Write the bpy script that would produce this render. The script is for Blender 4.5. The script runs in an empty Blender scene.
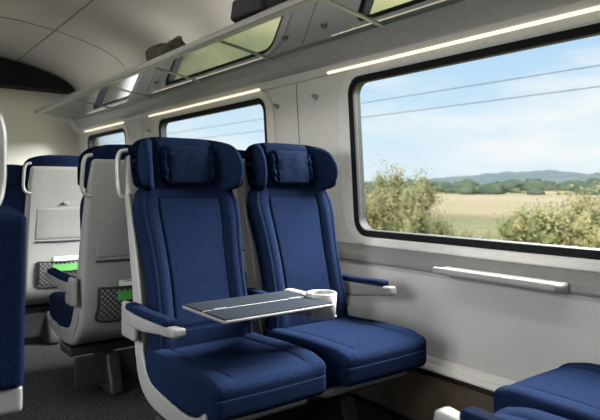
import bpy, bmesh, math, random
from mathutils import Vector, Matrix, noise
random.seed(7)
S = bpy.context.scene
COL = S.collection
try:
    S.view_settings.view_transform = 'Standard'
except Exception:
    pass

# ------------------------------------------------------------------ materials
def mat(name, c, rough=0.5, c2=None, nscale=30, bump=0.0, bscale=80, metal=0.0, sheen=0.0, spec=0.5, coat=0.0, stretch=None, lo=0.35, hi=0.65):
    m = bpy.data.materials.new(name); m.use_nodes = True
    nt = m.node_tree; b = nt.nodes['Principled BSDF']
    b.inputs['Roughness'].default_value = rough
    b.inputs['Metallic'].default_value = metal
    b.inputs['Specular IOR Level'].default_value = spec
    b.inputs['Sheen Weight'].default_value = sheen
    b.inputs['Sheen Roughness'].default_value = 0.5
    b.inputs['Coat Weight'].default_value = coat
    tc = nt.nodes.new('ShaderNodeTexCoord'); src = tc.outputs['Object']
    if stretch:
        mp = nt.nodes.new('ShaderNodeMapping'); mp.inputs['Scale'].default_value = stretch
        nt.links.new(src, mp.inputs['Vector']); src = mp.outputs['Vector']
    if c2 is None: c2 = tuple(x*0.93 for x in c)
    n = nt.nodes.new('ShaderNodeTexNoise'); n.inputs['Scale'].default_value = nscale; n.inputs['Detail'].default_value = 4
    nt.links.new(src, n.inputs['Vector'])
    r = nt.nodes.new('ShaderNodeValToRGB')
    r.color_ramp.elements[0].position = lo; r.color_ramp.elements[1].position = hi
    r.color_ramp.elements[0].color = (*c, 1); r.color_ramp.elements[1].color = (*c2, 1)
    nt.links.new(n.outputs['Fac'], r.inputs['Fac']); nt.links.new(r.outputs['Color'], b.inputs['Base Color'])
    if bump > 0:
        n2 = nt.nodes.new('ShaderNodeTexNoise'); n2.inputs['Scale'].default_value = bscale; n2.inputs['Detail'].default_value = 3
        nt.links.new(src, n2.inputs['Vector'])
        bp = nt.nodes.new('ShaderNodeBump'); bp.inputs['Strength'].default_value = bump; bp.inputs['Distance'].default_value = 0.002
        nt.links.new(n2.outputs['Fac'], bp.inputs['Height']); nt.links.new(bp.outputs['Normal'], b.inputs['Normal'])
    return m

M_fabric = mat('blue_woven_fabric', (0.0030, 0.0060, 0.0180), 1.0, (0.0095, 0.0190, 0.0520), 380, 0.9, 420, spec=0.02, lo=0.38, hi=0.62)
M_fabric2 = mat('blue_fabric_border', (0.0025, 0.0050, 0.0150), 1.0, (0.0075, 0.0150, 0.0420), 380, 0.9, 420, spec=0.02, lo=0.38, hi=0.62)
M_pillow = mat('navy_pillow_cover', (0.0040, 0.0080, 0.0225), 0.95, (0.0065, 0.0130, 0.0360), 90, 0.3, 160, spec=0.03)
M_shell = mat('warm_grey_plastic', (0.22, 0.22, 0.216), 0.5, (0.208, 0.208, 0.204), 8, 0.05, 300)
M_arm = mat('mid_grey_armrest_plastic', (0.18, 0.18, 0.18), 0.45, (0.17, 0.17, 0.17), 8)
M_shelld = mat('mid_grey_plastic', (0.15, 0.16, 0.17), 0.4)
M_ftab = mat('grey_table_plastic', (0.20, 0.20, 0.197), 0.5)
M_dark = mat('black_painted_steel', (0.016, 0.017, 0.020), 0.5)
M_rubber = mat('black_rubber', (0.006, 0.007, 0.008), 0.75, spec=0.2)
M_wall = mat('white_wall_laminate', (0.60, 0.59, 0.565), 0.6, (0.58, 0.57, 0.545), 3, spec=0.3)
M_wall2 = mat('cream_surround_plastic', (0.66, 0.645, 0.61), 0.5, spec=0.35)
M_lower = mat('light_grey_lower_laminate', (0.44, 0.44, 0.435), 0.65, (0.42, 0.42, 0.415), 5, spec=0.25)
M_ledge = mat('grey_ledge_plastic', (0.22, 0.22, 0.22), 0.5)
M_ceil = mat('ceiling_laminate', (0.55, 0.535, 0.50), 0.85, (0.53, 0.515, 0.48), 3, spec=0.1)
M_alu = mat('brushed_aluminium', (0.34, 0.34, 0.335), 0.5, (0.30, 0.30, 0.295), 40, metal=0.2)
M_railg = mat('grey_anodised_profile', (0.34, 0.34, 0.33), 0.45, (0.31, 0.31, 0.30), 30, metal=0.1)
M_seamline = mat('panel_joint', (0.13, 0.13, 0.125), 0.7)
M_brown = mat('brown_heater_cover', (0.085, 0.066, 0.046), 0.4, (0.06, 0.047, 0.034), 12)
M_traytop = mat('slate_tray_laminate', (0.016, 0.020, 0.028), 0.7, (0.014, 0.018, 0.025), 60, spec=0.05)
M_carpet = mat('dark_speckled_carpet', (0.008, 0.009, 0.011), 0.95, (0.070, 0.070, 0.074), 110, 0.6, 300, spec=0.1, lo=0.45, hi=0.72)
M_bagd = mat('charcoal_nylon', (0.008, 0.009, 0.011), 0.7, (0.018, 0.019, 0.022), 25, 0.6, 60)
M_bagb = mat('olive_brown_canvas', (0.030, 0.026, 0.021), 0.8, (0.060, 0.052, 0.04), 18, 0.6, 60)

def glassmat(name, refl, tint, rough=0.02, base=0.04, gcol=(1, 1, 1)):
    m = bpy.data.materials.new(name); m.use_nodes = True; nt = m.node_tree; nt.nodes.clear()
    o = nt.nodes.new('ShaderNodeOutputMaterial'); mx = nt.nodes.new('ShaderNodeMixShader')
    t = nt.nodes.new('ShaderNodeBsdfTransparent'); t.inputs['Color'].default_value = (*tint, 1)
    g = nt.nodes.new('ShaderNodeBsdfGlossy'); g.inputs['Roughness'].default_value = rough; g.inputs['Color'].default_value = (*gcol, 1)
    lw = nt.nodes.new('ShaderNodeLayerWeight'); lw.inputs['Blend'].default_value = refl
    ma = nt.nodes.new('ShaderNodeMath'); ma.operation = 'ADD'; ma.use_clamp = True; ma.inputs[1].default_value = base
    nt.links.new(lw.outputs['Fresnel'], ma.inputs[0]); nt.links.new(ma.outputs[0], mx.inputs['Fac'])
    nt.links.new(t.outputs[0], mx.inputs[1]); nt.links.new(g.outputs[0], mx.inputs[2]); nt.links.new(mx.outputs[0], o.inputs['Surface'])
    return m
M_wglass = glassmat('window_glass', 0.05, (0.97, 0.98, 0.97), base=0.0)
M_rglass = glassmat('shelf_glass', 0.45, (0.20, 0.21, 0.21), 0.04, 0.30, (0.90, 0.94, 0.98))

def emat(name, c, s):
    m = bpy.data.materials.new(name); m.use_nodes = True; b = m.node_tree.nodes['Principled BSDF']
    b.inputs['Base Color'].default_value = (*c, 1); b.inputs['Emission Color'].default_value = (*c, 1); b.inputs['Emission Strength'].default_value = s
    return m
M_led = emat('warm_led_diffuser', (1.0, 0.88, 0.68), 1.1)

def net_mat():
    m = bpy.data.materials.new('black_elastic_net'); m.use_nodes = True; nt = m.node_tree; b = nt.nodes['Principled BSDF']
    tc = nt.nodes.new('ShaderNodeTexCoord'); mp = nt.nodes.new('ShaderNodeMapping')
    mp.inputs['Rotation'].default_value = (0, math.radians(45), 0)
    nt.links.new(tc.outputs['Object'], mp.inputs['Vector'])
    sp = nt.nodes.new('ShaderNodeSeparateXYZ'); nt.links.new(mp.outputs[0], sp.inputs[0])
    outs = []
    for ax in ('X', 'Z'):
        a = nt.nodes.new('ShaderNodeMath'); a.operation = 'MULTIPLY'; a.inputs[1].default_value = 340
        s = nt.nodes.new('ShaderNodeMath'); s.operation = 'SINE'
        g = nt.nodes.new('ShaderNodeMath'); g.operation = 'GREATER_THAN'; g.inputs[1].default_value = 0.3
        nt.links.new(sp.outputs[ax], a.inputs[0]); nt.links.new(a.outputs[0], s.inputs[0]); nt.links.new(s.outputs[0], g.inputs[0]); outs.append(g)
    mx = nt.nodes.new('ShaderNodeMath'); mx.operation = 'MAXIMUM'
    nt.links.new(outs[0].outputs[0], mx.inputs[0]); nt.links.new(outs[1].outputs[0], mx.inputs[1])
    r = nt.nodes.new('ShaderNodeValToRGB'); r.color_ramp.elements[1].color = (0.014, 0.014, 0.016, 1); r.color_ramp.elements[0].color = (0.14, 0.14, 0.138, 1)
    nt.links.new(mx.outputs[0], r.inputs['Fac']); nt.links.new(r.outputs[0], b.inputs['Base Color'])
    b.inputs['Roughness'].default_value = 0.8
    return m
M_net = net_mat()
M_green = mat('green_card', (0.045, 0.20, 0.035), 0.5)
M_white = mat('white_card', (0.55, 0.58, 0.52), 0.5)

# ------------------------------------------------------------------ mesh helpers
def axis(a, r, n, k):
    pts = []
    for i in range(k, 0, -1): pts.append(-(a-r) - r*math.tan(math.pi/4*i/k))
    for i in range(n+1): pts.append(-(a-r) + 2*(a-r)*i/n)
    for i in range(1, k+1): pts.append((a-r) + r*math.tan(math.pi/4*i/k))
    return pts

def rbox(w, d, h, r, n=(4, 4, 4), k=3, fn=None, off=(0, 0, 0)):
    dims = (w/2, d/2, h/2); r = min(r, min(dims)*0.999)
    ax = [axis(dims[i], r, n[i], k) for i in range(3)]
    N = [len(a)-1 for a in ax]
    bm = bmesh.new(); vd = {}
    def V(i, j, l):
        key = (i, j, l)
        if key in vd: return vd[key]
        p = Vector((ax[0][i], ax[1][j], ax[2][l]))
        q = Vector([max(-(dims[t]-r), min(dims[t]-r, p[t])) for t in range(3)])
        dv = p-q
        if dv.length > 1e-9: p = q+dv.normalized()*r
        if fn: p = Vector(fn(p.x, p.y, p.z))
        v = bm.verts.new(p+Vector(off)); vd[key] = v; return v
    for i in range(N[0]):
        for j in range(N[1]):
            for l in (0, N[2]):
                f = [V(i, j, l), V(i+1, j, l), V(i+1, j+1, l), V(i, j+1, l)]
                bm.faces.new(f if l else f[::-1])
    for i in range(N[0]):
        for l in range(N[2]):
            for j in (0, N[1]):
                f = [V(i, j, l), V(i+1, j, l), V(i+1, j, l+1), V(i, j, l+1)]
                bm.faces.new(f[::-1] if j else f)
    for j in range(N[1]):
        for l in range(N[2]):
            for i in (0, N[0]):
                f = [V(i, j, l), V(i, j+1, l), V(i, j+1, l+1), V(i, j, l+1)]
                bm.faces.new(f if i else f[::-1])
    bmesh.ops.recalc_face_normals(bm, faces=bm.faces)
    return bm

def tomesh(bm, name, m, smooth=True):
    me = bpy.data.meshes.new(name); bm.to_mesh(me); bm.free()
    if smooth:
        for p in me.polygons: p.use_smooth = True
    ms = m if isinstance(m, (list, tuple)) else [m]
    for x in ms: me.materials.append(x)
    return me

def join(bms):
    out = bmesh.new()
    for b in bms:
        t = bpy.data.meshes.new('t'); b.to_mesh(t); b.free(); out.from_mesh(t); bpy.data.meshes.remove(t)
    return out

def obj(name, me, parent=None, loc=(0, 0, 0), rot=(0, 0, 0), label=None, category=None, group=None, kind=None):
    o = bpy.data.objects.new(name, me); COL.objects.link(o)
    o.location = loc; o.rotation_euler = rot
    if parent: o.parent = parent
    if label: o['label'] = label
    if category: o['category'] = category
    if group: o['group'] = group
    if kind: o['kind'] = kind
    return o

class Path:
    def __init__(s, pts):
        P = [Vector(p) for p in pts]; P = [2*P[0]-P[1]] + P + [2*P[-1]-P[-2]]
        out = []
        for i in range(1, len(P)-2):
            for t in range(12):
                u = t/12; a, b, c, d = P[i-1:i+3]
                out.append(0.5*((2*b)+(c-a)*u+(2*a-5*b+4*c-d)*u*u+(3*b-a-3*c+d)*u**3))
        out.append(P[-2]); s.p = out
        s.cum = [0]
        for i in range(1, len(out)): s.cum.append(s.cum[-1]+(out[i]-out[i-1]).length)
        s.L = s.cum[-1]
    def at(s, d):
        d = max(0, min(s.L, d))
        for i in range(1, len(s.cum)):
            if d <= s.cum[i]+1e-9: break
        u = (d-s.cum[i-1])/max(1e-9, s.cum[i]-s.cum[i-1])
        p = s.p[i-1].lerp(s.p[i], u)
        def tg(k):
            a = s.p[max(0, k-1)]; b = s.p[min(len(s.p)-1, k+1)]; return (b-a).normalized()
        t = tg(i-1).lerp(tg(i), u).normalized()
        return p, t

def sweepbox(path2, w, t, r, n=(4, 4, 40), k=3, wf=None, tf=None, front=None, xoff=0):
    P = Path([(0, a, b) for a, b in path2]); L = P.L
    def fn(x, y, z):
        s = z+L/2; q, tg = P.at(s); nrm = Vector((0, tg.z, -tg.y))
        W = wf(s/L) if wf else 1; T = tf(s/L) if tf else 1
        yy = y*T
        if front and y < 0: yy -= front(x, s/L, s)*min(1, -y/(t/2))
        return (x*W+xoff, q.y+nrm.y*yy, q.z+nrm.z*yy)
    return rbox(w, t, L, r, n, k, fn)

def tube(pts, rad, seg=10, flat=1.0):
    P = Path(pts); n = len(P.p); bm = bmesh.new(); rings = []
    up0 = Vector((0, 1, 0))
    for i in range(n):
        a = P.p[max(0, i-1)]; b = P.p[min(n-1, i+1)]; t = (b-a).normalized()
        side = t.cross(up0)
        if side.length < 1e-3: side = t.cross(Vector((1, 0, 0)))
        side.normalize(); up = side.cross(t).normalized()
        R = rad(i/(n-1)) if callable(rad) else rad
        rings.append([bm.verts.new(P.p[i]+side*math.cos(2*math.pi*j/seg)*R+up*math.sin(2*math.pi*j/seg)*R*flat) for j in range(seg)])
    for i in range(n-1):
        for j in range(seg):
            bm.faces.new([rings[i][j], rings[i][(j+1) % seg], rings[i+1][(j+1) % seg], rings[i+1][j]])
    bm.faces.new(rings[0][::-1]); bm.faces.new(rings[-1])
    bmesh.ops.recalc_face_normals(bm, faces=bm.faces)
    return bm

def prism(pts, y0, y1):
    bm = bmesh.new(); a = [bm.verts.new((x, y0, z)) for x, z in pts]; b = [bm.verts.new((x, y1, z)) for x, z in pts]
    n = len(pts); bm.faces.new(a); bm.faces.new(b[::-1])
    for i in range(n): bm.faces.new([a[i], b[i], b[(i+1) % n], a[(i+1) % n]])
    bmesh.ops.recalc_face_normals(bm, faces=bm.faces); return bm

def sm(a, b, x):
    t = max(0, min(1, (x-a)/(b-a))); return t*t*(3-2*t)
def gs(x, w): return math.exp(-(x/w)**2)

def rrect(x0, x1, y0, y1, r, seg=10):
    out = []
    for cx, cy, a0 in ((x1-r, y1-r, 0), (x0+r, y1-r, 90), (x0+r, y0+r, 180), (x1-r, y0+r, 270)):
        for i in range(seg+1):
            a = math.radians(a0+90*i/seg); out.append((cx+r*math.cos(a), cy+r*math.sin(a)))
    return out

def shape(loops, ext, bev=0.0, z=0.0):
    cu = bpy.data.curves.new('c', 'CURVE'); cu.dimensions = '2D'; cu.fill_mode = 'BOTH'; cu.extrude = ext; cu.bevel_depth = bev; cu.bevel_resolution = 3
    for lp in loops:
        sp = cu.splines.new('POLY'); sp.points.add(len(lp)-1)
        for i, (x, y) in enumerate(lp): sp.points[i].co = (x, y, 0, 1)
        sp.use_cyclic_u = True
    o = bpy.data.objects.new('c', cu); COL.objects.link(o)
    bpy.context.view_layer.update()
    me = bpy.data.meshes.new_from_object(o.evaluated_get(bpy.context.evaluated_depsgraph_get()))
    bpy.data.objects.remove(o); bpy.data.curves.remove(cu)
    me.transform(Matrix.Translation((0, 0, z)))
    me.materials.clear()
    return me

# ------------------------------------------------------------------ SEAT MESHES (local: faces -Y, origin on floor at cushion front centre)
BP = [(0.476, 0.36), (0.489, 0.48), (0.532, 0.66), (0.588, 0.86), (0.638, 1.02)]
def back_front(x, u, s):
    ax = abs(x)
    f = 0.014*sm(0.125, 0.165, ax)*sm(0.05, 0.25, u)*(1-0.5*sm(0.75, 1.0, u))
    f += 0.003*math.sin(math.pi*min(1, u*1.5))*(1-sm(0.1, 0.2, ax))
    g = 0.007*gs(ax-0.130, 0.004)*(1 if 0.22 < u < 0.93 else 0)
    g += 0.007*(gs((u-0.93)*0.68, 0.004)+gs((u-0.22)*0.68, 0.004))*(1 if ax < 0.132 else 0)
    g += 0.003*gs(ax-0.185, 0.004)
    return f-g
def bw(u): return 1.000-0.085*math.sin(math.pi*min(1, max(0, (u-0.02)/0.80)))+0.010*sm(0.65, 0.88, u)-0.080*sm(0.88, 1.0, u)
bm = sweepbox(BP, 0.430, 0.064, 0.020, (84, 4, 90), 4, wf=bw, front=back_front)
me_back = tomesh(bm, 'backrest', [M_fabric2, M_fabric])
for p in me_back.polygons:
    c = p.center
    if abs(c.x) < 0.128 and p.normal.y < -0.3 and 0.505 < c.z < 0.985: p.material_index = 1

def headfn(x, y, z):
    ax = abs(x)
    zz = z
    if z > 0: zz -= 0.034*(ax/0.21)**4*(z/0.11)
    zz += 0.018*sm(0.12, 0.205, ax)*(1 if z < 0 else 0)*(-z/0.11)
    xx = x*(1.02+0.045*math.sin((z+0.12)/0.23*math.pi))
    yy = y
    w = sm(0.122, 0.178, ax)
    if y < 0:
        yy -= (0.086*w)*min(1, -y/0.038)*(1-0.55*(abs(z)/0.11)**2)
        yy += 0.016*gs(ax-0.122, 0.007)
    else:
        yy -= 0.070*(ax/0.21)**2
    yy -= 0.024*sm(0.12, 0.215, ax)
    yy += 0.18*z
    return (xx, yy+0.664, zz+1.112)
me_head = tomesh(rbox(0.420, 0.076, 0.222, 0.030, (76, 6, 24), 6, headfn), 'headrest', M_fabric)

def pilfn(x, y, z):
    ax = abs(x)
    k = 1-0.22*sm(0.078, 0.112, ax)
    yy = y
    if y < 0:
        yy -= 0.010*math.cos(x/0.120*1.4)*math.cos(z/0.080*1.4)
        w = noise.noise(Vector((ax*8, z*48+(2 if x > 0 else 7), 3.1)))*0.010*sm(0.06, 0.11, ax)+noise.noise(Vector((x*18, z*22, 9.1)))*0.003
        yy += w
        yy += 0.008*gs(ax-0.090, 0.005)
    return (x, yy+0.18*z+0.614, z*k+1.112)
me_pil = tomesh(rbox(0.226, 0.040, 0.150, 0.015, (64, 3, 48), 3, pilfn), 'pillow', M_pillow)

def cushfn(x, y, z):
    ax = abs(x)
    zz = z+0.390
    if z > 0:
        zz += 0.006*sm(0.14, 0.18, ax)-0.010*sm(-0.05, 0.2, y)
        zz -= 0.014*sm(-0.16, -0.25, y)
        zz -= 0.007*gs(ax-0.145, 0.004)*(1 if y > -0.2 else 0)
    else:
        zz += 0.018*sm(-0.1, -0.25, y)
    xx = x*(1-0.05*sm(-0.12, -0.25, y))
    yy = y - 0.008*(1-(ax/0.23)**2)*sm(0, -0.25, y)
    if y < -0.2: yy += 0.006*gs(z-0.018, 0.004)
    return (xx, yy+0.255, zz)
me_cush = tomesh(rbox(0.448, 0.50, 0.14, 0.025, (70, 50, 10), 5, cushfn), 'seat_cushion', M_fabric)

SP = [(0.10, 0.305), (0.16, 0.280), (0.34, 0.272), (0.48, 0.295), (0.565, 0.37), (0.592, 0.50), (0.620, 0.68), (0.666, 0.88), (0.712, 1.065), (0.727, 1.15)]
def sh_w(u): return 1.03-0.10*sm(0.12, 0.0, u)-0.03*sm(0.3, 0.45, u)-0.05*sm(0.9, 1.0, u)
def sh_t(u): return 0.7+0.25*sm(0.1, 0.4, u)+0.10*sm(0.35, 0.5, u)*(1-sm(0.5, 0.75, u))-0.3*sm(0.85, 1.0, u)
def shell_me(full):
    bms = [sweepbox(SP, 0.440, 0.048, 0.022, (6, 3, 74), 4, wf=sh_w, tf=sh_t)]
    for sx in (-1, 1):
        if sx == full:
            WP = [(0.04, 0.352), (0.09, 0.322), (0.18, 0.300), (0.34, 0.300), (0.47, 0.33), (0.540, 0.42), (0.560, 0.52), (0.596, 0.68), (0.644, 0.86), (0.686, 1.0)]
            tf = lambda u: 0.45+0.55*sm(0, 0.3, u)-0.5*sm(0.7, 1, u)
            xo = 0.222
        else:
            WP = [(0.50, 0.36), (0.545, 0.43), (0.562, 0.52), (0.598, 0.68), (0.646, 0.86), (0.688, 1.0)]
            tf = lambda u: 0.8-0.3*sm(0.6, 1, u)
            xo = 0.214
        b_ = sweepbox(WP, 0.013, 0.066, 0.006, (2, 4, 60), 3, xoff=sx*xo, tf=tf)
        if sx == full:
            for v in b_.verts: v.co.x -= sx*0.008*sm(0.4, 0.6, v.co.z)
        bms.append(b_)
    return tomesh(join(bms), 'shell', M_shell)
me_shell = {k: shell_me(k) for k in (-1, 0, 1)}

def onback(z):
    P = Path([(0, a, b) for a, b in SP[4:]]); best = min(range(len(P.p)), key=lambda i: abs(P.p[i].z-z)); return P.p[best].y+0.024
me_ftab = tomesh(sweepbox([(onback(0.70)-0.002, 0.700), (onback(0.80)-0.004, 0.80), (onback(0.90)-0.006, 0.895)], 0.33, 0.014, 0.005, (4, 2, 10), 2), 'folded_table', M_ftab)
me_latch = tomesh(rbox(0.034, 0.014, 0.018, 0.006, off=(0, onback(0.925)+0.002, 0.922)), 'table_latch', M_shelld)
me_pocket = tomesh(sweepbox([(onback(0.40)+0.008, 0.405), (onback(0.46)+0.014, 0.47), (onback(0.55)+0.010, 0.55)], 0.28, 0.012, 0.005, (4, 2, 10), 2), 'net_pocket', M_net)
me_prim = tomesh(join([tube([(-0.165, onback(0.68)+0.002, 0.684), (0, onback(0.68)+0.006, 0.682), (0.165, onback(0.68)+0.002, 0.684)], 0.005),  # topmost dark tube stands for the shadow under the folded table
    tube([(-0.145, onback(0.55)+0.006, 0.555), (0, onback(0.55)+0.018, 0.552), (0.145, onback(0.55)+0.006, 0.555)], 0.006),
    tube([(-0.145, onback(0.55)+0.006, 0.555), (-0.145, onback(0.47)+0.010, 0.47), (-0.14, onback(0.40)+0.006, 0.40), (0, onback(0.40)+0.012, 0.397), (0.14, onback(0.40)+0.006, 0.40), (0.145, onback(0.47)+0.010, 0.47), (0.145, onback(0.55)+0.006, 0.555)], 0.006)]), 'pocket_hem_and_shade', M_dark)
bmc = rbox(0.18, 0.003, 0.17, 0.001, (22, 1, 34), 1, off=(0, 0, 0))
me_card = tomesh(bmc, 'leaflet', [M_green, M_white], smooth=False)
for p in me_card.polygons:
    c = p.center
    if -0.020 < c.z < 0.022 and abs(c.x) < 0.082: p.material_index = 1
    if 0.046 < c.z < 0.062 and -0.075 < c.x < 0.03: p.material_index = 1
    if 0.000 < c.z < 0.006 and -0.06 < c.x < 0.05: p.material_index = 0

AP = [(0.155, 0.582), (0.20, 0.576), (0.30, 0.570), (0.44, 0.560), (0.56, 0.563)]
def arm_me(AP, t=0.050): return tomesh(join([sweepbox(AP, 0.044, t, 0.014, (3, 3, 30), 4, tf=lambda u: 0.60+0.5*sm(0.0, 0.9, u), wf=lambda u: 1.12-0.12*sm(0, 0.3, u)),
     rbox(0.026, 0.12, 0.13, 0.012, (2, 3, 3), 3, off=(0, 0.565, 0.545))]), 'armrest', M_arm)
me_arm = arm_me(AP)
PP = [(0.215, 0.601), (0.32, 0.598), (0.44, 0.596), (0.56, 0.600)]
me_pad = tomesh(sweepbox(PP, 0.046, 0.026, 0.011, (3, 2, 20), 4), 'armrest_pad', M_fabric2)
me_armw = arm_me([(0.225, 0.592), (0.26, 0.586), (0.34, 0.580), (0.46, 0.570), (0.56, 0.570)], 0.064)
me_padw = tomesh(sweepbox([(0.27, 0.616), (0.36, 0.614), (0.46, 0.610), (0.56, 0.612)], 0.046, 0.022, 0.009, (3, 2, 20), 4), 'armrest_pad', M_pillow)
def handle_me(sx):
    x = sx
    return tomesh(tube([(x*0.206, 0.710, 0.985), (x*0.232, 0.706, 0.995), (x*0.243, 0.702, 1.03), (x*0.243, 0.712, 1.09), (x*0.241, 0.717, 1.13), (x*0.230, 0.717, 1.16), (x*0.204, 0.712, 1.168)], 0.0085, 12, 1.6), 'grab_handle', M_alu)
me_handle = {1: handle_me(1), -1: handle_me(-1)}

def seat(cx, cy, flip, arms, handle=0, label='', group='blue fabric passenger seats', rear=True, full=0, wallarm=False):
    e = obj('passenger_seat', None, None, (cx, cy, 0), (0, 0, math.pi if flip else 0), label, 'train seat', group)
    e.empty_display_size = 0.1
    obj('shell', me_shell[full], e, label='light grey plastic shell')
    obj('seat_cushion', me_cush, e); obj('backrest', me_back, e)
    h = obj('headrest', me_head, e); obj('pillow', me_pil, h, label='soft navy head pillow')
    for a in arms:
        ar = obj('armrest', me_armw if wallarm else me_arm, e, (a*0.2500, 0, 0)); obj('armrest_pad', me_padw if wallarm else me_pad, ar, label='blue fabric pad')
    if handle: obj('grab_handle', me_handle[handle], e, label='light grey grab handle')
    if rear:
        obj('folded_table', me_ftab, e); obj('table_latch', me_latch, e)
        pk = obj('net_pocket', me_pocket, e, label='black elastic net pocket'); obj('pocket_hem_and_shade', me_prim, pk)
        obj('leaflet', me_card, pk, (-0.03, onback(0.57)+0.003, 0.575), (-0.19, 0, math.pi), label='green and white leaflet')
    return e

CA, CB = 1.026, 1.528
sA = seat(CA, 1.47, False, (-1, 1), -1, 'navy fabric train seat with fold-out tray, beside the aisle', rear=False, full=-1)
sB = seat(CB, 1.47, False, (1,), 0, 'navy fabric train seat beside the large window', rear=False, wallarm=True)
for f in (3.33, 4.48):
    seat(CA, f, True, (-1, 1), 1, 'navy train seat seen from its grey back, aisle side', full=1)
    seat(CB, f, True, (-1,), 0, 'navy train seat seen from its grey back, window side')
seat(CA, 5.0, False, (-1, 1), -1, 'navy train seat facing the bay near the end wall', full=-1, rear=False)
seat(CB, 5.0, False, (1,), 0, 'navy window seat near the carriage end wall', rear=False)
seat(1.160, 0.90, True, (1,), 0, 'navy seat facing the tray seat across the bay', full=1)
seat(1.655, 1.0, True, (), 0, 'navy seat beside the window facing another seat')
sL = seat(-0.038, 1.88, True, (), -1, 'navy seat across the aisle with armrest folded up', full=-1)
ar = obj('armrest', tomesh(join([sweepbox([(0.640, 0.66), (0.645, 0.76), (0.66, 0.88), (0.675, 0.96)], 0.020, 0.05, 0.009, (3, 4, 20), 4), rbox(0.054, 0.11, 0.05, 0.008, off=(0, 0.635, 0.628))]), 'armrest_folded', M_arm), sL, (-0.257, 0, 0), label='folded up grey armrest')
obj('armrest_pad', tomesh(sweepbox([(0.635, 0.652), (0.640, 0.76), (0.650, 0.88), (0.660, 0.985)], 0.058, 0.13, 0.014, (3, 4, 20), 4), 'armrest_pad_folded', M_fabric2), ar, label='blue fabric pad')

# tray table on seat A
TX = 0.054
tr = obj('tray_table', tomesh(rbox(0.430, 0.286, 0.011, 0.005, (6, 4, 1), 3, off=(TX, 0.185, 0.622)), 'tray_table', M_arm), sA, label='fold-out table with slate top')
obj('tray_top', tomesh(join([rbox(0.424, 0.138, 0.006, 0.0028, (4, 4, 1), 2, off=(TX, 0.1135, 0.6290)), rbox(0.424, 0.138, 0.006, 0.0028, (4, 4, 1), 2, off=(TX, 0.2565, 0.6290))]), 'tray_top', M_traytop), tr, label='slate grey laminate top')
obj('tray_edge', tomesh(rbox(0.424, 0.003, 0.006, 0.0012, (4, 1, 1), 1, off=(TX, 0.185, 0.629)), 'tray_edge', M_railg), tr, label='thin metallic seam strip')
for x in (-0.15, 0.15):
    obj('hinge', tomesh(rbox(0.05, 0.014, 0.006, 0.002, off=(TX+x, 0.185, 0.631)), 'hinge', M_shelld), tr)
def ring(R, r, h, off, seg=32):
    bm = bmesh.new(); rs = []
    prof = [(R*0.9, -h/2), (R, h/2-0.004), (R-0.003, h/2), (r+0.003, h/2), (r, h/2-0.004), (r*0.9, -h/2)]
    for i in range(seg):
        a = 2*math.pi*i/seg
        rs.append([bm.verts.new((math.cos(a)*p[0]+off[0], math.sin(a)*p[0]+off[1], p[1]+off[2])) for p in prof])
    n = len(prof)
    for i in range(seg):
        for j in range(n): bm.faces.new([rs[i][j], rs[(i+1) % seg][j], rs[(i+1) % seg][(j+1) % n], rs[i][(j+1) % n]])
    bmesh.ops.recalc_face_normals(bm, faces=bm.faces); return bm
obj('cup_holder', tomesh(join([ring(0.057, 0.044, 0.090, (0.308, 0.160, 0.600)), rbox(0.08, 0.08, 0.004, 0.0015, (2, 2, 1), 1, off=(0.308, 0.160, 0.560)), rbox(0.046, 0.13, 0.034, 0.012, off=(0.284, 0.275, 0.620))]), 'cup_holder', M_alu), tr, label='round light grey cup recess')
obj('tray_arm', tomesh(join([rbox(0.05, 0.20, 0.030, 0.010, (2, 6, 1), 3, fn=lambda x, y, z: (x, y, z-0.10*(y+0.1)), off=(0.16, 0.25, 0.598)), tube([(0.16, 0.33, 0.581), (0.20, 0.37, 0.573), (0.245, 0.40, 0.57)], 0.014)]), 'tray_arm', M_arm), tr)

def base(cx, cy, flip, lab):
    e = obj('seat_base', None, None, (cx, cy, 0), (0, 0, math.pi if flip else 0), lab, 'seat base', 'seat pedestals')
    obj('beam', tomesh(rbox(0.94, 0.16, 0.045, 0.01, off=(0, 0.34, 0.222)), 'beam', M_dark), e)
    for x in (-0.24, 0.27):
        obj('pedestal_leg', tomesh(rbox(0.07, 0.34, 0.195, 0.02, (2, 4, 4), 3, fn=lambda a, b, c: (a, b*(1-0.35*sm(-0.1, 0.1, c)), c), off=(x, 0.36, 0.1)), 'leg', M_dark), e)
    obj('side_plate', tomesh(rbox(0.90, 0.02, 0.15, 0.006, off=(0, 0.44, 0.125)), 'plate', M_dark), e)
CM = (CA+CB)/2
base(CM, 1.47, False, 'black steel pedestal frame under the tray seats')
for f in (3.33, 4.48): base(CM, f, True, 'black steel pedestal frame under a seat pair')
base(CM, 5.0, False, 'black steel pedestal frame near the end wall')
base(1.39, 0.94, True, 'black steel pedestal frame under the facing seats')
base(-0.19, 1.88, True, 'black steel pedestal frame across the aisle')

# ------------------------------------------------------------------ ROOM
Y0, Y1 = -2.4, 6.6
def mir(me):
    me.transform(Matrix(((-1, 0, 0, 1.2), (0, 1, 0, 0), (0, 0, 1, 0), (0, 0, 0, 1)))); me.flip_normals(); return me
BO = Vector((1.985, 0, 0.70)); ey = Vector((-0.06, 0, 0.90)).normalized(); ex = Vector((0, 1, 0)); ez = ex.cross(ey)
BM = Matrix(((ex.x, ey.x, ez.x, BO.x), (ex.y, ey.y, ez.y, BO.y), (ex.z, ey.z, ez.z, BO.z), (0, 0, 0, 1)))
WIN = [(0.59, 2.14), (2.87, 4.42), (5.15, 6.25), (-1.69, -0.14)]
V0, V1 = 0.085, 0.862
def band():
    loops = [[(Y0, 0), (Y1, 0), (Y1, 0.905), (Y0, 0.905)]]
    for a, b in WIN: loops.append(rrect(a, b, V0, V1, 0.085))
    me = shape(loops, 0.02, z=0.02); me.transform(BM); return me
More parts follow.
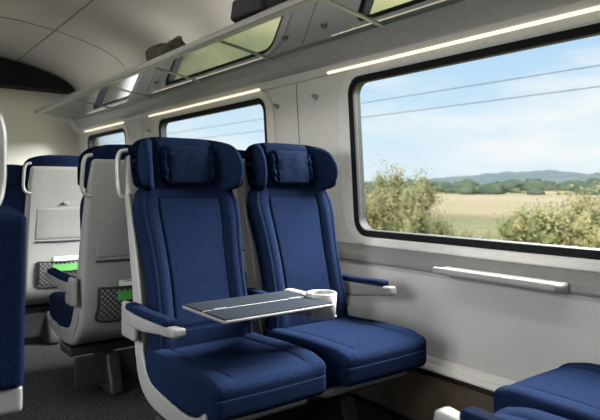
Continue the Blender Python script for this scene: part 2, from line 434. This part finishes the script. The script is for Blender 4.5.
for side in (0, 1):
    nm = 'right' if side == 0 else 'left'
    me = band(); me.materials.append(M_wall)
    low = prism([(1.90, 0.29), (1.955, 0.64), (1.975, 0.668), (1.985, 0.70), (2.04, 0.70), (2.04, 0.0), (1.955, 0.0), (1.955, 0.29)], Y0, Y1)
    lm = tomesh(low, 'low', M_lower, smooth=False)
    up = prism([(1.925, 1.60), (1.905, 1.600), (1.898, 1.615), (1.850, 1.690), (1.840, 1.705), (1.842, 1.745), (1.87, 1.85), (1.89, 1.95), (2.04, 1.95), (2.04, 1.60)], Y0, Y1)
    um = tomesh(up, 'up', M_wall, smooth=False)
    b = bmesh.new(); 
    for i, q in enumerate((me, lm, um)):
        n0 = len(b.faces); b.from_mesh(q); b.faces.ensure_lookup_table()
        for f in b.faces[n0:]: f.material_index = 1 if i == 1 else 0
    w = bpy.data.meshes.new('wall'); b.to_mesh(w); b.free(); w.materials.append(M_wall); w.materials.append(M_lower)
    if side: mir(w)
    obj('wall_'+nm, w, label='cream grey laminate side wall with rounded train windows', category='wall', kind='structure')
    bb = tomesh(join([prism([(1.955, 0.02), (1.90, 0.02), (1.885, 0.04), (1.90, 0.235), (1.955, 0.24)], Y0, Y1)]), 'bb', M_brown, False)
    if side: mir(bb)
    obj('baseboard_'+nm, bb, label='dark brown metal heater cover along the floor', category='baseboard', kind='structure')
    tm = tomesh(prism([(1.900, 0.262), (1.872, 0.268), (1.868, 0.276), (1.872, 0.288), (1.886, 0.294), (1.888, 0.312), (1.903, 0.318)], Y0, Y1), 'tr', M_wall2, False)
    if side: mir(tm)
    obj('trim_%d' % (1+side), tm, label='stepped pale grey trim above the heater', category='trim', kind='structure')
    lg = tomesh(join([prism([(1.982, 0.742), (1.945, 0.712), (1.932, 0.696), (1.932, 0.672), (1.940, 0.660), (1.965, 0.656), (1.985, 0.68)], Y0, Y1)]), 'ledge', M_ledge, False)
    if side: mir(lg)
    obj('trim_%d' % (7+side), lg, label='continuous grey ledge running below the windows', category='trim', kind='structure')
    for k, (a, c) in enumerate(WIN):
        idx = k+1+4*side
        ring_o = shape([rrect(a-0.068, c+0.068, V0-0.034, V1+0.036, 0.15), rrect(a-0.012, c+0.012, V0-0.012, V1+0.012, 0.092)], 0.001, 0.012, z=-0.003); ring_o.transform(BM); ring_o.materials.append(M_wall2)
        gask = shape([rrect(a-0.002, c+0.002, V0-0.002, V1+0.002, 0.087), rrect(a+0.026, c-0.026, V0+0.026, V1-0.026, 0.064)], 0.010, 0.004, z=0.004); gask.transform(BM); gask.materials.append(M_rubber)
        gask2 = shape([rrect(a+0.001, c-0.001, V0+0.001, V1-0.001, 0.085), rrect(a+0.028, c-0.028, V0+0.028, V1-0.028, 0.062)], 0.014, 0.0, z=0.030); gask2.transform(BM); gask2.materials.append(M_rubber)
        pane = shape([rrect(a+0.01, c-0.01, V0+0.01, V1-0.01, 0.07)], 0.0, 0.0, z=0.022); pane.transform(BM); pane.materials.append(M_wglass)
        if side:
            for q in (ring_o, gask, gask2, pane): mir(q)
        for p in ring_o.polygons: p.use_smooth = False
        wo = obj('window_%d' % idx, ring_o, label='wide rounded train window with cream surround', category='window', kind='structure')
        obj('gasket', gask, wo, label='black rubber seal'); obj('inner_frame', gask2, wo); obj('window_pane', pane, wo)

def bandpt(y, z, off=0):
    v = (z-0.70)/ey.z; p = BM @ Vector((y, v, -off)); return p
for y in (2.57, 4.78):
    j = shape([[(y-0.0025, 0.0), (y+0.0025, 0.0), (y+0.0025, 0.90), (y-0.0025, 0.90)]], 0.001, z=-0.0008); j.transform(BM); j.materials.append(M_seamline)
    obj('trim_%d' % (3 if y < 3 else 4), j, label='vertical joint between wall panels', category='trim', kind='structure')
for y, z in ((2.76, 1.49), (2.40, 1.50), (4.62, 1.49)):
    p = bandpt(y, z)
    hk = tomesh(join([tube([(0, 0, 0), (-0.003, 0, 0), (-0.006, 0, 0)], 0.016, 20), tube([(-0.004, 0, 0), (-0.014, 0, 0.0), (-0.022, 0, 0.004), (-0.028, 0, 0.012)], lambda t: 0.006+0.003*t, 12)]), 'coat_hook', M_alu)
    obj('coat_hook', hk, None, p, label='small round metal coat hook on the window pillar', category='coat hook', group='coat hooks on the wall')

fl = tomesh(prism([(-0.85, -0.05), (2.05, -0.05), (2.05, 0), (-0.85, 0)], Y0, Y1), 'floor', M_carpet, False)
obj('floor', fl, label='dark grey speckled carpet floor', category='floor', kind='structure')
CP = [(1.87, 1.93), (1.85, 2.00), (1.81, 2.07), (1.74, 2.13), (1.62, 2.185), (1.46, 2.235), (1.25, 2.28), (1.0, 2.315), (0.6, 2.33)]
inner = CP+[(1.2-x, z) for x, z in CP[-2::-1]]
outer = [(-0.9, 2.45), (2.1, 2.45)]
bmce = prism(inner+[(-0.90, 1.93)]+outer+[(2.10, 1.93)], Y0, Y1)
ce = tomesh(bmce, 'ceiling', M_ceil, False)
for p in ce.polygons:
    if abs(p.normal.y) < 0.5: p.use_smooth = True
obj('ceiling', ce, label='curved warm white ceiling panels', category='ceiling', kind='structure')
def strip(x, z, w=0.004, h=0.004, y0=Y0, y1=Y1): return prism([(x-w, z), (x+w, z), (x+w, z-h), (x-w, z-h)], y0, y1)
jo = [strip(1.25, 2.281), strip(-0.05, 2.281)]
for y in (0.6, 2.75, 4.9):
    for (a, za), (b_, zb) in zip(CP, CP[1:]):
        jo.append(prism([(a, za+0.001), (b_, zb+0.001), (b_, zb-0.003), (a, za-0.003)], y-0.003, y+0.003))
obj('trim_5', tomesh(join(jo), 'joints', M_seamline, False), label='thin dark joints between ceiling panels', category='trim', kind='structure')
ew = tomesh(prism([(-0.85, 0), (2.05, 0), (2.05, 2.4), (-0.85, 2.4)], Y1, Y1+0.05), 'endwall', M_wall, False)
obj('wall_back', ew, label='cream end wall of the carriage', category='wall', kind='structure')
ew2 = tomesh(prism([(-0.85, 0), (2.05, 0), (2.05, 2.4), (-0.85, 2.4)], Y0-0.05, Y0), 'endwall2', M_wall2, False)
obj('wall_front', ew2, label='cream wall behind the seats', category='wall', kind='structure')
hp = [(0.6, 2.04), (1.74, 2.03), (1.815, 2.032), (1.828, 2.04), (1.805, 2.066), (1.735, 2.125), (1.615, 2.18), (1.455, 2.23), (1.245, 2.275), (1.0, 2.31), (0.6, 2.325)]
hp = hp+[(1.2-x, z) for x, z in hp[-2:0:-1]]
obj('trim_6', tomesh(prism(hp, Y1-0.25, Y1+0.001), 'header', M_rubber, False), label='black arched header panel above the end door', category='trim', kind='structure')
dr = obj('door_1', tomesh(rbox(0.78, 0.03, 1.96, 0.01, off=(0.6, Y1-0.014, 0.985)), 'door', M_shell), label='grey sliding end door with window', category='door', kind='structure')
obj('door_glass', tomesh(rbox(0.5, 0.01, 1.1, 0.004, off=(0.6, Y1-0.033, 1.3)), 'dg', M_dark), dr)

M_fillglow = emat('fill_light_glow', (1, 0.96, 0.9), 1.0)
def area(name, loc, target, sx, sy, en, col):
    ld = bpy.data.lights.new(name, 'AREA'); ld.shape = 'RECTANGLE'; ld.size = sx; ld.size_y = sy; ld.energy = en; ld.color = col
    lo = bpy.data.objects.new(name, ld); COL.objects.link(lo); lo.location = loc
    lo.rotation_euler = (Vector(target)-Vector(loc)).to_track_quat('-Z', 'Y').to_euler()
    return lo
for i, y in enumerate((-1.2, 0.9, 3.2, 5.4)):  # glowing boxes and aisle lamps out of view, added as fill
    obj('ceiling_fill_light', tomesh(rbox(0.16, 1.2, 0.016, 0.006), 'fit', M_fillglow), None, (0.6, y, 2.323), label='long slim white fill light added above the aisle', category='fill light', group='added aisle fill lights')
    area('aisle_fill_lamp', (0.6, y, 2.30), (0.6, y, 0), 0.3, 1.3, 8 if i < 3 else 4.5, (1, 0.97, 0.92))
    area('uplight_fill_lamp', (1.66, y, 1.82), (1.66, y, 2.6), 0.10, 1.6, 2.4 if i < 3 else 1.2, (1, 0.96, 0.9))  # upward lamps on both sides added to brighten the ceiling
    area('uplight_fill_lamp', (-0.40, y, 1.80), (-0.40, y, 2.6), 0.12, 1.6, 5.5 if i < 3 else 3, (1, 0.96, 0.9))
area('window_fill_lamp', (5.0, 1.2, 4.4), (0.0, 1.1, 2.5), 2.4, 5.5, 5600, (1.0, 0.99, 0.965))  # unseen lamps outside both window sides, added to brighten the interior
area('window_fill_lamp', (-3.6, 0.6, 3.2), (0.2, 0.6, 0.9), 2.5, 5.0, 950, (1.0, 0.995, 0.98))

for a, b_ in ((0.45, 2.27), (2.90, 4.56), (5.14, 6.27), (-1.7, -0.1)):
    o = obj('light_strip', tomesh(prism([(1.902, 1.598), (1.893, 1.606), (1.896, 1.611), (1.905, 1.603)], a, b_), 'led', M_led, False), label='thin warm light strip above a window', category='light strip', group='light strips under the luggage rack')

# luggage rack
rk = obj('luggage_rack', None, None, (1.6, 2.0, 1.72), label='long aluminium luggage rack with smoked glass shelves', category='luggage rack')
def rp(me): me.transform(Matrix.Translation((-1.6, -2.0, -1.72))); return me
FX, FZ, BX, BZ = 1.43, 1.784, 1.815, 1.722
ra, rb = -1.6, Y1-0.26
obj('front_rail', rp(tomesh(prism([(FX-0.016, FZ-0.012), (FX-0.010, FZ-0.020), (FX+0.018, FZ-0.022), (FX+0.024, FZ-0.006), (FX+0.012, FZ+0.014), (FX-0.002, FZ+0.022), (FX-0.011, FZ+0.019), (FX-0.016, FZ+0.006)], ra, rb), 'fr', M_railg, False)), rk, label='solid grey front edge profile')
obj('back_rail', rp(tomesh(prism([(1.888, 1.636), (1.866, 1.640), (1.846, 1.652), (1.822, 1.674), (1.802, 1.702), (1.798, 1.722), (1.803, 1.736), (1.839, 1.742), (1.839, 1.706), (1.849, 1.691)], ra, rb), 'br', M_railg, False)), rk, label='thick rounded grey edge profile')
ys = [ra+0.02, -0.72, 0.08, 0.98, 1.78, 2.62, 3.46, 4.30, 5.14, 5.78, rb-0.02]
for a, b_ in zip(ys, ys[1:]):
    g = prism([(FX+0.008, FZ-0.004), (BX-0.014, BZ-0.001), (BX-0.014, BZ+0.005), (FX+0.008, FZ+0.002)], a+0.006, b_-0.006)
    obj('glass_shelf', rp(tomesh(g, 'glass', M_rglass, False)), rk, label='smoked glass shelf panel')
for y in ys[1:-1]:
    g = prism([(FX+0.005, FZ-0.009), (BX-0.01, BZ-0.006), (BX-0.01, BZ+0.008), (FX+0.005, FZ+0.006)], y-0.010, y+0.010)
    obj('bracket', rp(tomesh(g, 'bracket', M_alu, False)), rk)

def bag(name, loc, dims, m, label, strapm, seed, rot=0):
    w, d, h = dims
    def fn(x, y, z):
        k = 1-0.42*sm(-h*0.1, h/2, z)
        zz = z*(1-0.25*(abs(y)/(d/2))**2) if z > 0 else z
        nz = noise.noise(Vector((x*6+seed, y*6, z*6)))*0.07+noise.noise(Vector((x*22+seed, y*22, z*22)))*0.014
        p = Vector((x*k, y*k, zz)); q = p.normalized() if p.length > 0 else p
        if z > -h/2+0.02: p = p+q*nz
        return tuple(p)
    e = obj(name, None, None, loc, (0, 0.16, rot), label, 'bag')
    obj('body', tomesh(rbox(w, d, h, min(dims)*0.48, (14, 22, 12), 6, fn, off=(0, 0, h/2)), 'bag', m), e)
    obj('pocket', tomesh(rbox(0.04, d*0.5, h*0.40, 0.018, (4, 6, 6), 3, off=(-w/2+0.020, 0, h*0.36)), 'pocket', m), e)
    obj('handle', tomesh(tube([(0, -d*0.16, h*0.88), (0, -d*0.13, h*1.08), (0, 0, h*1.16), (0, d*0.13, h*1.08), (0, d*0.16, h*0.88)], 0.008, 8, 0.6), 'handle', strapm), e)
bag('backpack', (1.580, 2.36, 1.772), (0.28, 0.50, 0.27), M_bagd, 'black nylon backpack standing on the glass rack', M_dark, 2.0, 0.1)
bag('travel_bag', (1.565, 3.38, 1.774), (0.24, 0.46, 0.17), M_bagb, 'dark brown canvas travel bag on the luggage rack', M_dark, 7.0, -0.08)

st = obj('wall_shelf', None, None, (1.940, 1.28, 0.685), label='narrow pale grey folded table below the window', category='wall shelf')
obj('shelf_top', tomesh(rbox(0.105, 0.52, 0.028, 0.010, (4, 10, 1), 4, fn=lambda x, y, z: (x, y, z*(1+0.5*sm(0, 0.045, x))-0.14*x), off=(-0.055, 0, 0.0)), 'shelf', M_railg), st)
obj('shelf_bracket', tomesh(rbox(0.03, 0.46, 0.020, 0.006, off=(-0.018, 0, -0.018)), 'shb', M_ledge), st)

# ------------------------------------------------------------------ OUTSIDE
GZ = -1.3
def ground_mat():
    m = bpy.data.materials.new('dry_fields'); m.use_nodes = True; nt = m.node_tree; b = nt.nodes['Principled BSDF']; b.inputs['Roughness'].default_value = 1; b.inputs['Specular IOR Level'].default_value = 0.05
    tc = nt.nodes.new('ShaderNodeTexCoord'); mp = nt.nodes.new('ShaderNodeMapping'); mp.inputs['Scale'].default_value = (0.016, 0.005, 1)
    nt.links.new(tc.outputs['Object'], mp.inputs[0])
    n = nt.nodes.new('ShaderNodeTexNoise'); n.inputs['Scale'].default_value = 1.0; n.inputs['Detail'].default_value = 3; nt.links.new(mp.outputs[0], n.inputs['Vector'])
    r = nt.nodes.new('ShaderNodeValToRGB'); e = r.color_ramp.elements
    e[0].position = 0.36; e[0].color = (0.40, 0.39, 0.19, 1); e[1].position = 0.43; e[1].color = (0.78, 0.61, 0.35, 1)
    q = e.new(0.66); q.color = (0.88, 0.72, 0.46, 1)
    q = e.new(0.72); q.color = (0.40, 0.41, 0.20, 1)
    nt.links.new(n.outputs['Fac'], r.inputs[0])
    n2 = nt.nodes.new('ShaderNodeTexNoise'); n2.inputs['Scale'].default_value = 0.6; n2.inputs['Detail'].default_value = 5; nt.links.new(tc.outputs['Object'], n2.inputs['Vector'])
    mx = nt.nodes.new('ShaderNodeMixRGB'); mx.blend_type = 'MULTIPLY'; mx.inputs[0].default_value = 0.2
    nt.links.new(r.outputs[0], mx.inputs[1]); nt.links.new(n2.outputs['Fac'], mx.inputs[2])
    sp = nt.nodes.new('ShaderNodeSeparateXYZ'); nt.links.new(tc.outputs['Object'], sp.inputs[0])
    mr = nt.nodes.new('ShaderNodeMapRange'); mr.inputs[1].default_value = 12; mr.inputs[2].default_value = 34; nt.links.new(sp.outputs['X'], mr.inputs[0])
    vg = nt.nodes.new('ShaderNodeValToRGB'); vg.color_ramp.elements[0].position = 0.35; vg.color_ramp.elements[0].color = (0.22, 0.25, 0.11, 1); vg.color_ramp.elements[1].position = 0.65; vg.color_ramp.elements[1].color = (0.54, 0.48, 0.26, 1)
    nt.links.new(n2.outputs['Fac'], vg.inputs[0])
    m2 = nt.nodes.new('ShaderNodeMixRGB'); nt.links.new(mr.outputs[0], m2.inputs[0]); nt.links.new(vg.outputs[0], m2.inputs[1]); nt.links.new(mx.outputs[0], m2.inputs[2])
    nt.links.new(m2.outputs[0], b.inputs['Base Color'])
    return m
gb = bmesh.new(); 
vs = [gb.verts.new(p) for p in ((-1500, -2500, 0), (2500, -2500, 0), (2500, 3500, 0), (-1500, 3500, 0))]; gb.faces.new(vs)
obj('field', tomesh(gb, 'field', ground_mat(), False), None, (0, 0, GZ), label='dry golden fields outside the train', category='field', kind='stuff')

def leafmat(name, c1, c2, c3, sc):
    m = bpy.data.materials.new(name); m.use_nodes = True; nt = m.node_tree; b = nt.nodes['Principled BSDF']; b.inputs['Roughness'].default_value = 0.9; b.inputs['Specular IOR Level'].default_value = 0.05
    tc = nt.nodes.new('ShaderNodeTexCoord'); n = nt.nodes.new('ShaderNodeTexNoise'); n.inputs['Scale'].default_value = sc; n.inputs['Detail'].default_value = 5
    nt.links.new(tc.outputs['Object'], n.inputs['Vector'])
    r = nt.nodes.new('ShaderNodeValToRGB'); e = r.color_ramp.elements; e[0].position = 0.35; e[0].color = (*c1, 1); e[1].position = 0.65; e[1].color = (*c3, 1)
    q = e.new(0.5); q.color = (*c2, 1)
    nt.links.new(n.outputs['Fac'], r.inputs[0]); nt.links.new(r.outputs[0], b.inputs['Base Color']); return m
M_leaf = leafmat('olive_green_leaves', (0.20, 0.23, 0.10), (0.36, 0.35, 0.17), (0.54, 0.47, 0.26), 2.6)
M_leafd = leafmat('hazy_tree_leaves', (0.13, 0.18, 0.12), (0.18, 0.23, 0.15), (0.25, 0.27, 0.17), 0.12)  # distance haze is put into the leaf colour by lightening it
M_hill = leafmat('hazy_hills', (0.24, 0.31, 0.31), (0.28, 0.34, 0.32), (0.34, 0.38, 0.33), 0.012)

def bush_mesh(seed, leaves=60000):
    rnd = random.Random(seed); bm = bmesh.new()
    lobes = []
    for _ in range(120):
        x, y = rnd.uniform(-0.8, 0.8), rnd.uniform(-1.7, 1.7)
        zmax = 2.0*math.sqrt(max(0.08, 1-(y/1.95)**2))*rnd.uniform(0.6, 1.0)
        lobes.append((x, y, zmax*rnd.uniform(0.1, 1.0)**0.6, rnd.uniform(0.14, 0.36)))
    for (x, y, z, r) in lobes:
        t = tube([(x*0.3, y*0.55, 0.0), (x*0.6, y*0.8, z*0.5), (x, y, z)], 0.014, 5)
        tm = bpy.data.meshes.new('t'); t.to_mesh(tm); t.free(); bm.from_mesh(tm); bpy.data.meshes.remove(tm)
        t = bmesh.new(); bmesh.ops.create_icosphere(t, subdivisions=2, radius=r*0.42)
        for v in t.verts:
            v.co += v.co.normalized()*noise.noise(v.co*6+Vector((x*5, y*5, z*5)))*0.15
            v.co += Vector((x, y, z))
            if v.co.z < 0: v.co.z = 0
        tm = bpy.data.meshes.new('t'); t.to_mesh(tm); t.free(); bm.from_mesh(tm); bpy.data.meshes.remove(tm)
    for i in range(leaves):
        x, y, z, r = lobes[rnd.randrange(len(lobes))]
        p = Vector((x+rnd.gauss(0, r*0.52), y+rnd.gauss(0, r*0.52), z+rnd.gauss(0, r*0.52)))
        if p.z < 0.02: continue
        a = Vector((rnd.gauss(0, 1), rnd.gauss(0, 1), rnd.gauss(0, 1))).normalized(); b = a.orthogonal().normalized()
        s = rnd.uniform(0.018, 0.040)
        bm.faces.new([bm.verts.new(p-a*s), bm.verts.new(p+b*s*0.5), bm.verts.new(p+a*s), bm.verts.new(p-b*s*0.5)])
    return tomesh(bm, 'bush', M_leaf, False)
B1, B2 = bush_mesh(3), bush_mesh(11)
bl = [(11, 10.7, .95, 1.48, 1, 0), (9.2, 4.2, 1.05, 1.16, 2, 0), (10.5, -0.8, .9, 1.3, 1, 3.1), (12, 15.8, .8, 1.1, 2, 3.1), (13, 20.6, .9, 1.2, 1, 0.2),
      (14, 27, 1.1, 1.2, 2, 0.1), (15, 35, 1.3, 1.3, 1, 0.1), (10.2, 7.7, .50, 0.74, 1, 0.05), (16, 46, 1.5, 1.5, 2, 0.9)]
for x, y, s, sz, k, rz in bl:
    o = obj('bush', B1 if k == 1 else B2, None, (x, y, GZ-0.05), (0, 0, rz), 'sunlit olive green bush beside the railway', 'bush', 'bushes beside the railway')
    o.scale = (s, s, sz)

tb = bmesh.new(); rnd = random.Random(5)
for i in range(900):
    ang = math.radians(rnd.uniform(6, 86)); R = rnd.choice((190, 280, 420, 600))*rnd.uniform(0.85, 1.15)
    if noise.noise(Vector((ang*8, R*0.01, 0))) < -0.10: continue
    x, y = math.sin(ang)*R, math.cos(ang)*R; r = R*rnd.choice((0.003, 0.006, 0.008, 0.012))*rnd.uniform(0.8, 1.1)
    t = bmesh.new(); bmesh.ops.create_icosphere(t, subdivisions=2, radius=r)
    for v in t.verts:
        v.co += v.co.normalized()*noise.noise(v.co*0.9+Vector((x, y, 0)))*r*0.9
        v.co = Vector((v.co.x*1.5+x, v.co.y*1.5+y, max(0, v.co.z*0.9+r*0.3)))
    tm = bpy.data.meshes.new('t'); t.to_mesh(tm); t.free(); tb.from_mesh(tm); bpy.data.meshes.remove(tm)
obj('tree_line', tomesh(tb, 'tree_line', M_leafd), None, (0, 0, GZ), label='distant hedgerows and trees across the fields', category='trees', kind='stuff')
hb = bmesh.new(); rows_ = []
for j, R in enumerate((900, 1200, 1600, 2000)):
    row = []
    for i in range(241):
        deg = -10+i*0.55; ang = math.radians(deg)
        k = 0.44+0.58*sm(46, 60, deg)-0.15*sm(66, 80, deg)
        hgt = 0 if j == 0 else (26+12*max(0, noise.noise(Vector((ang*4.6+1.3, j*0.35, 0.4)))+0.25)+6*noise.noise(Vector((ang*14, j, 2)))+4*noise.noise(Vector((ang*60, j, 2)))) * (0.6 if j == 1 else 1.15)*k
        row.append(hb.verts.new((math.sin(ang)*R, math.cos(ang)*R, max(0, hgt))))
    rows_.append(row)
for j in range(3):
    for i in range(240): hb.faces.new([rows_[j][i], rows_[j][i+1], rows_[j+1][i+1], rows_[j+1][i]])
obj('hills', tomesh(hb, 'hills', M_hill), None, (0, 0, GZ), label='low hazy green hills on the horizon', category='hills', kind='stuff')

for X, Z in ((14, 1.03+0.211*14), (14, 1.03+0.175*14)):
    obj('power_cable', tomesh(tube([(0, -45, 0.0), (0, 0, -0.1), (0, 45, 0.1), (0, 95, 0.3)], 0.009, 6), 'cable', M_dark), None, (X, 0, Z), label='thin black overhead cable running beside the railway', category='cable', group='overhead cables')
for y in (-45, 95):
    e = obj('utility_pole', None, None, (14.14, y, GZ-0.1), label='wooden utility pole carrying two cables', category='utility pole', group='utility poles')
    obj('mast', tomesh(tube([(0, 0, 0), (0, 0, 3), (0, 0, 6.2)], 0.1, 12), 'mast', M_brown), e)
    obj('cross_arm', tomesh(rbox(0.5, 0.08, 0.08, 0.01, off=(0, 0, 5.6)), 'arm', M_brown), e)

# ------------------------------------------------------------------ world + sun
W = bpy.data.worlds.new('World'); S.world = W; W.use_nodes = True; nt = W.node_tree
bg = nt.nodes['Background']; tc = nt.nodes.new('ShaderNodeTexCoord'); sp = nt.nodes.new('ShaderNodeSeparateXYZ'); nt.links.new(tc.outputs['Generated'], sp.inputs[0])
r = nt.nodes.new('ShaderNodeValToRGB'); e = r.color_ramp.elements
e[0].position = 0.0; e[0].color = (0.74, 0.85, 0.92, 1); e[1].position = 0.6; e[1].color = (0.16, 0.36, 0.72, 1)
q = e.new(0.10); q.color = (0.60, 0.78, 0.91, 1); q = e.new(0.28); q.color = (0.38, 0.62, 0.88, 1)
nt.links.new(sp.outputs['Z'], r.inputs[0])
mp = nt.nodes.new('ShaderNodeMapping'); mp.inputs['Scale'].default_value = (1.6, 1.6, 6.5); mp.inputs['Location'].default_value = (0.4, 1.3, 0.2); nt.links.new(tc.outputs['Generated'], mp.inputs[0])
n = nt.nodes.new('ShaderNodeTexNoise'); n.inputs['Scale'].default_value = 1.7; n.inputs['Detail'].default_value = 6; n.inputs['Roughness'].default_value = 0.55; nt.links.new(mp.outputs[0], n.inputs['Vector'])
cr = nt.nodes.new('ShaderNodeValToRGB'); cr.color_ramp.elements[0].position = 0.46; cr.color_ramp.elements[1].position = 0.68
cr.color_ramp.elements[1].color = (0.85, 0.85, 0.85, 1)
nt.links.new(n.outputs['Fac'], cr.inputs[0])
mx = nt.nodes.new('ShaderNodeMixRGB'); mx.inputs[2].default_value = (0.94, 0.94, 0.93, 1)
nt.links.new(cr.outputs[0], mx.inputs[0]); nt.links.new(r.outputs[0], mx.inputs[1]); nt.links.new(mx.outputs[0], bg.inputs[0])
bg.inputs[1].default_value = 1.08
sl = bpy.data.lights.new('sun', 'SUN'); sl.energy = 3.0; sl.angle = 0.02; sl.color = (1, 0.94, 0.83)
so = bpy.data.objects.new('sun', sl); COL.objects.link(so)
so.rotation_euler = Vector((0.62, 0.25, -0.95)).to_track_quat('-Z', 'Y').to_euler()

# ------------------------------------------------------------------ camera
cd = bpy.data.cameras.new('camera'); co = bpy.data.objects.new('camera', cd); COL.objects.link(co)
co.location = (0, 0, 1.03); co.rotation_euler = (math.radians(90), 0, math.radians(-37.2))
cd.lens = 34.8; cd.sensor_width = 36; cd.shift_y = -0.04; cd.clip_end = 6000; cd.clip_start = 0.05
cd.dof.use_dof = True; cd.dof.focus_distance = 2.3; cd.dof.aperture_fstop = 4.0
S.camera = co
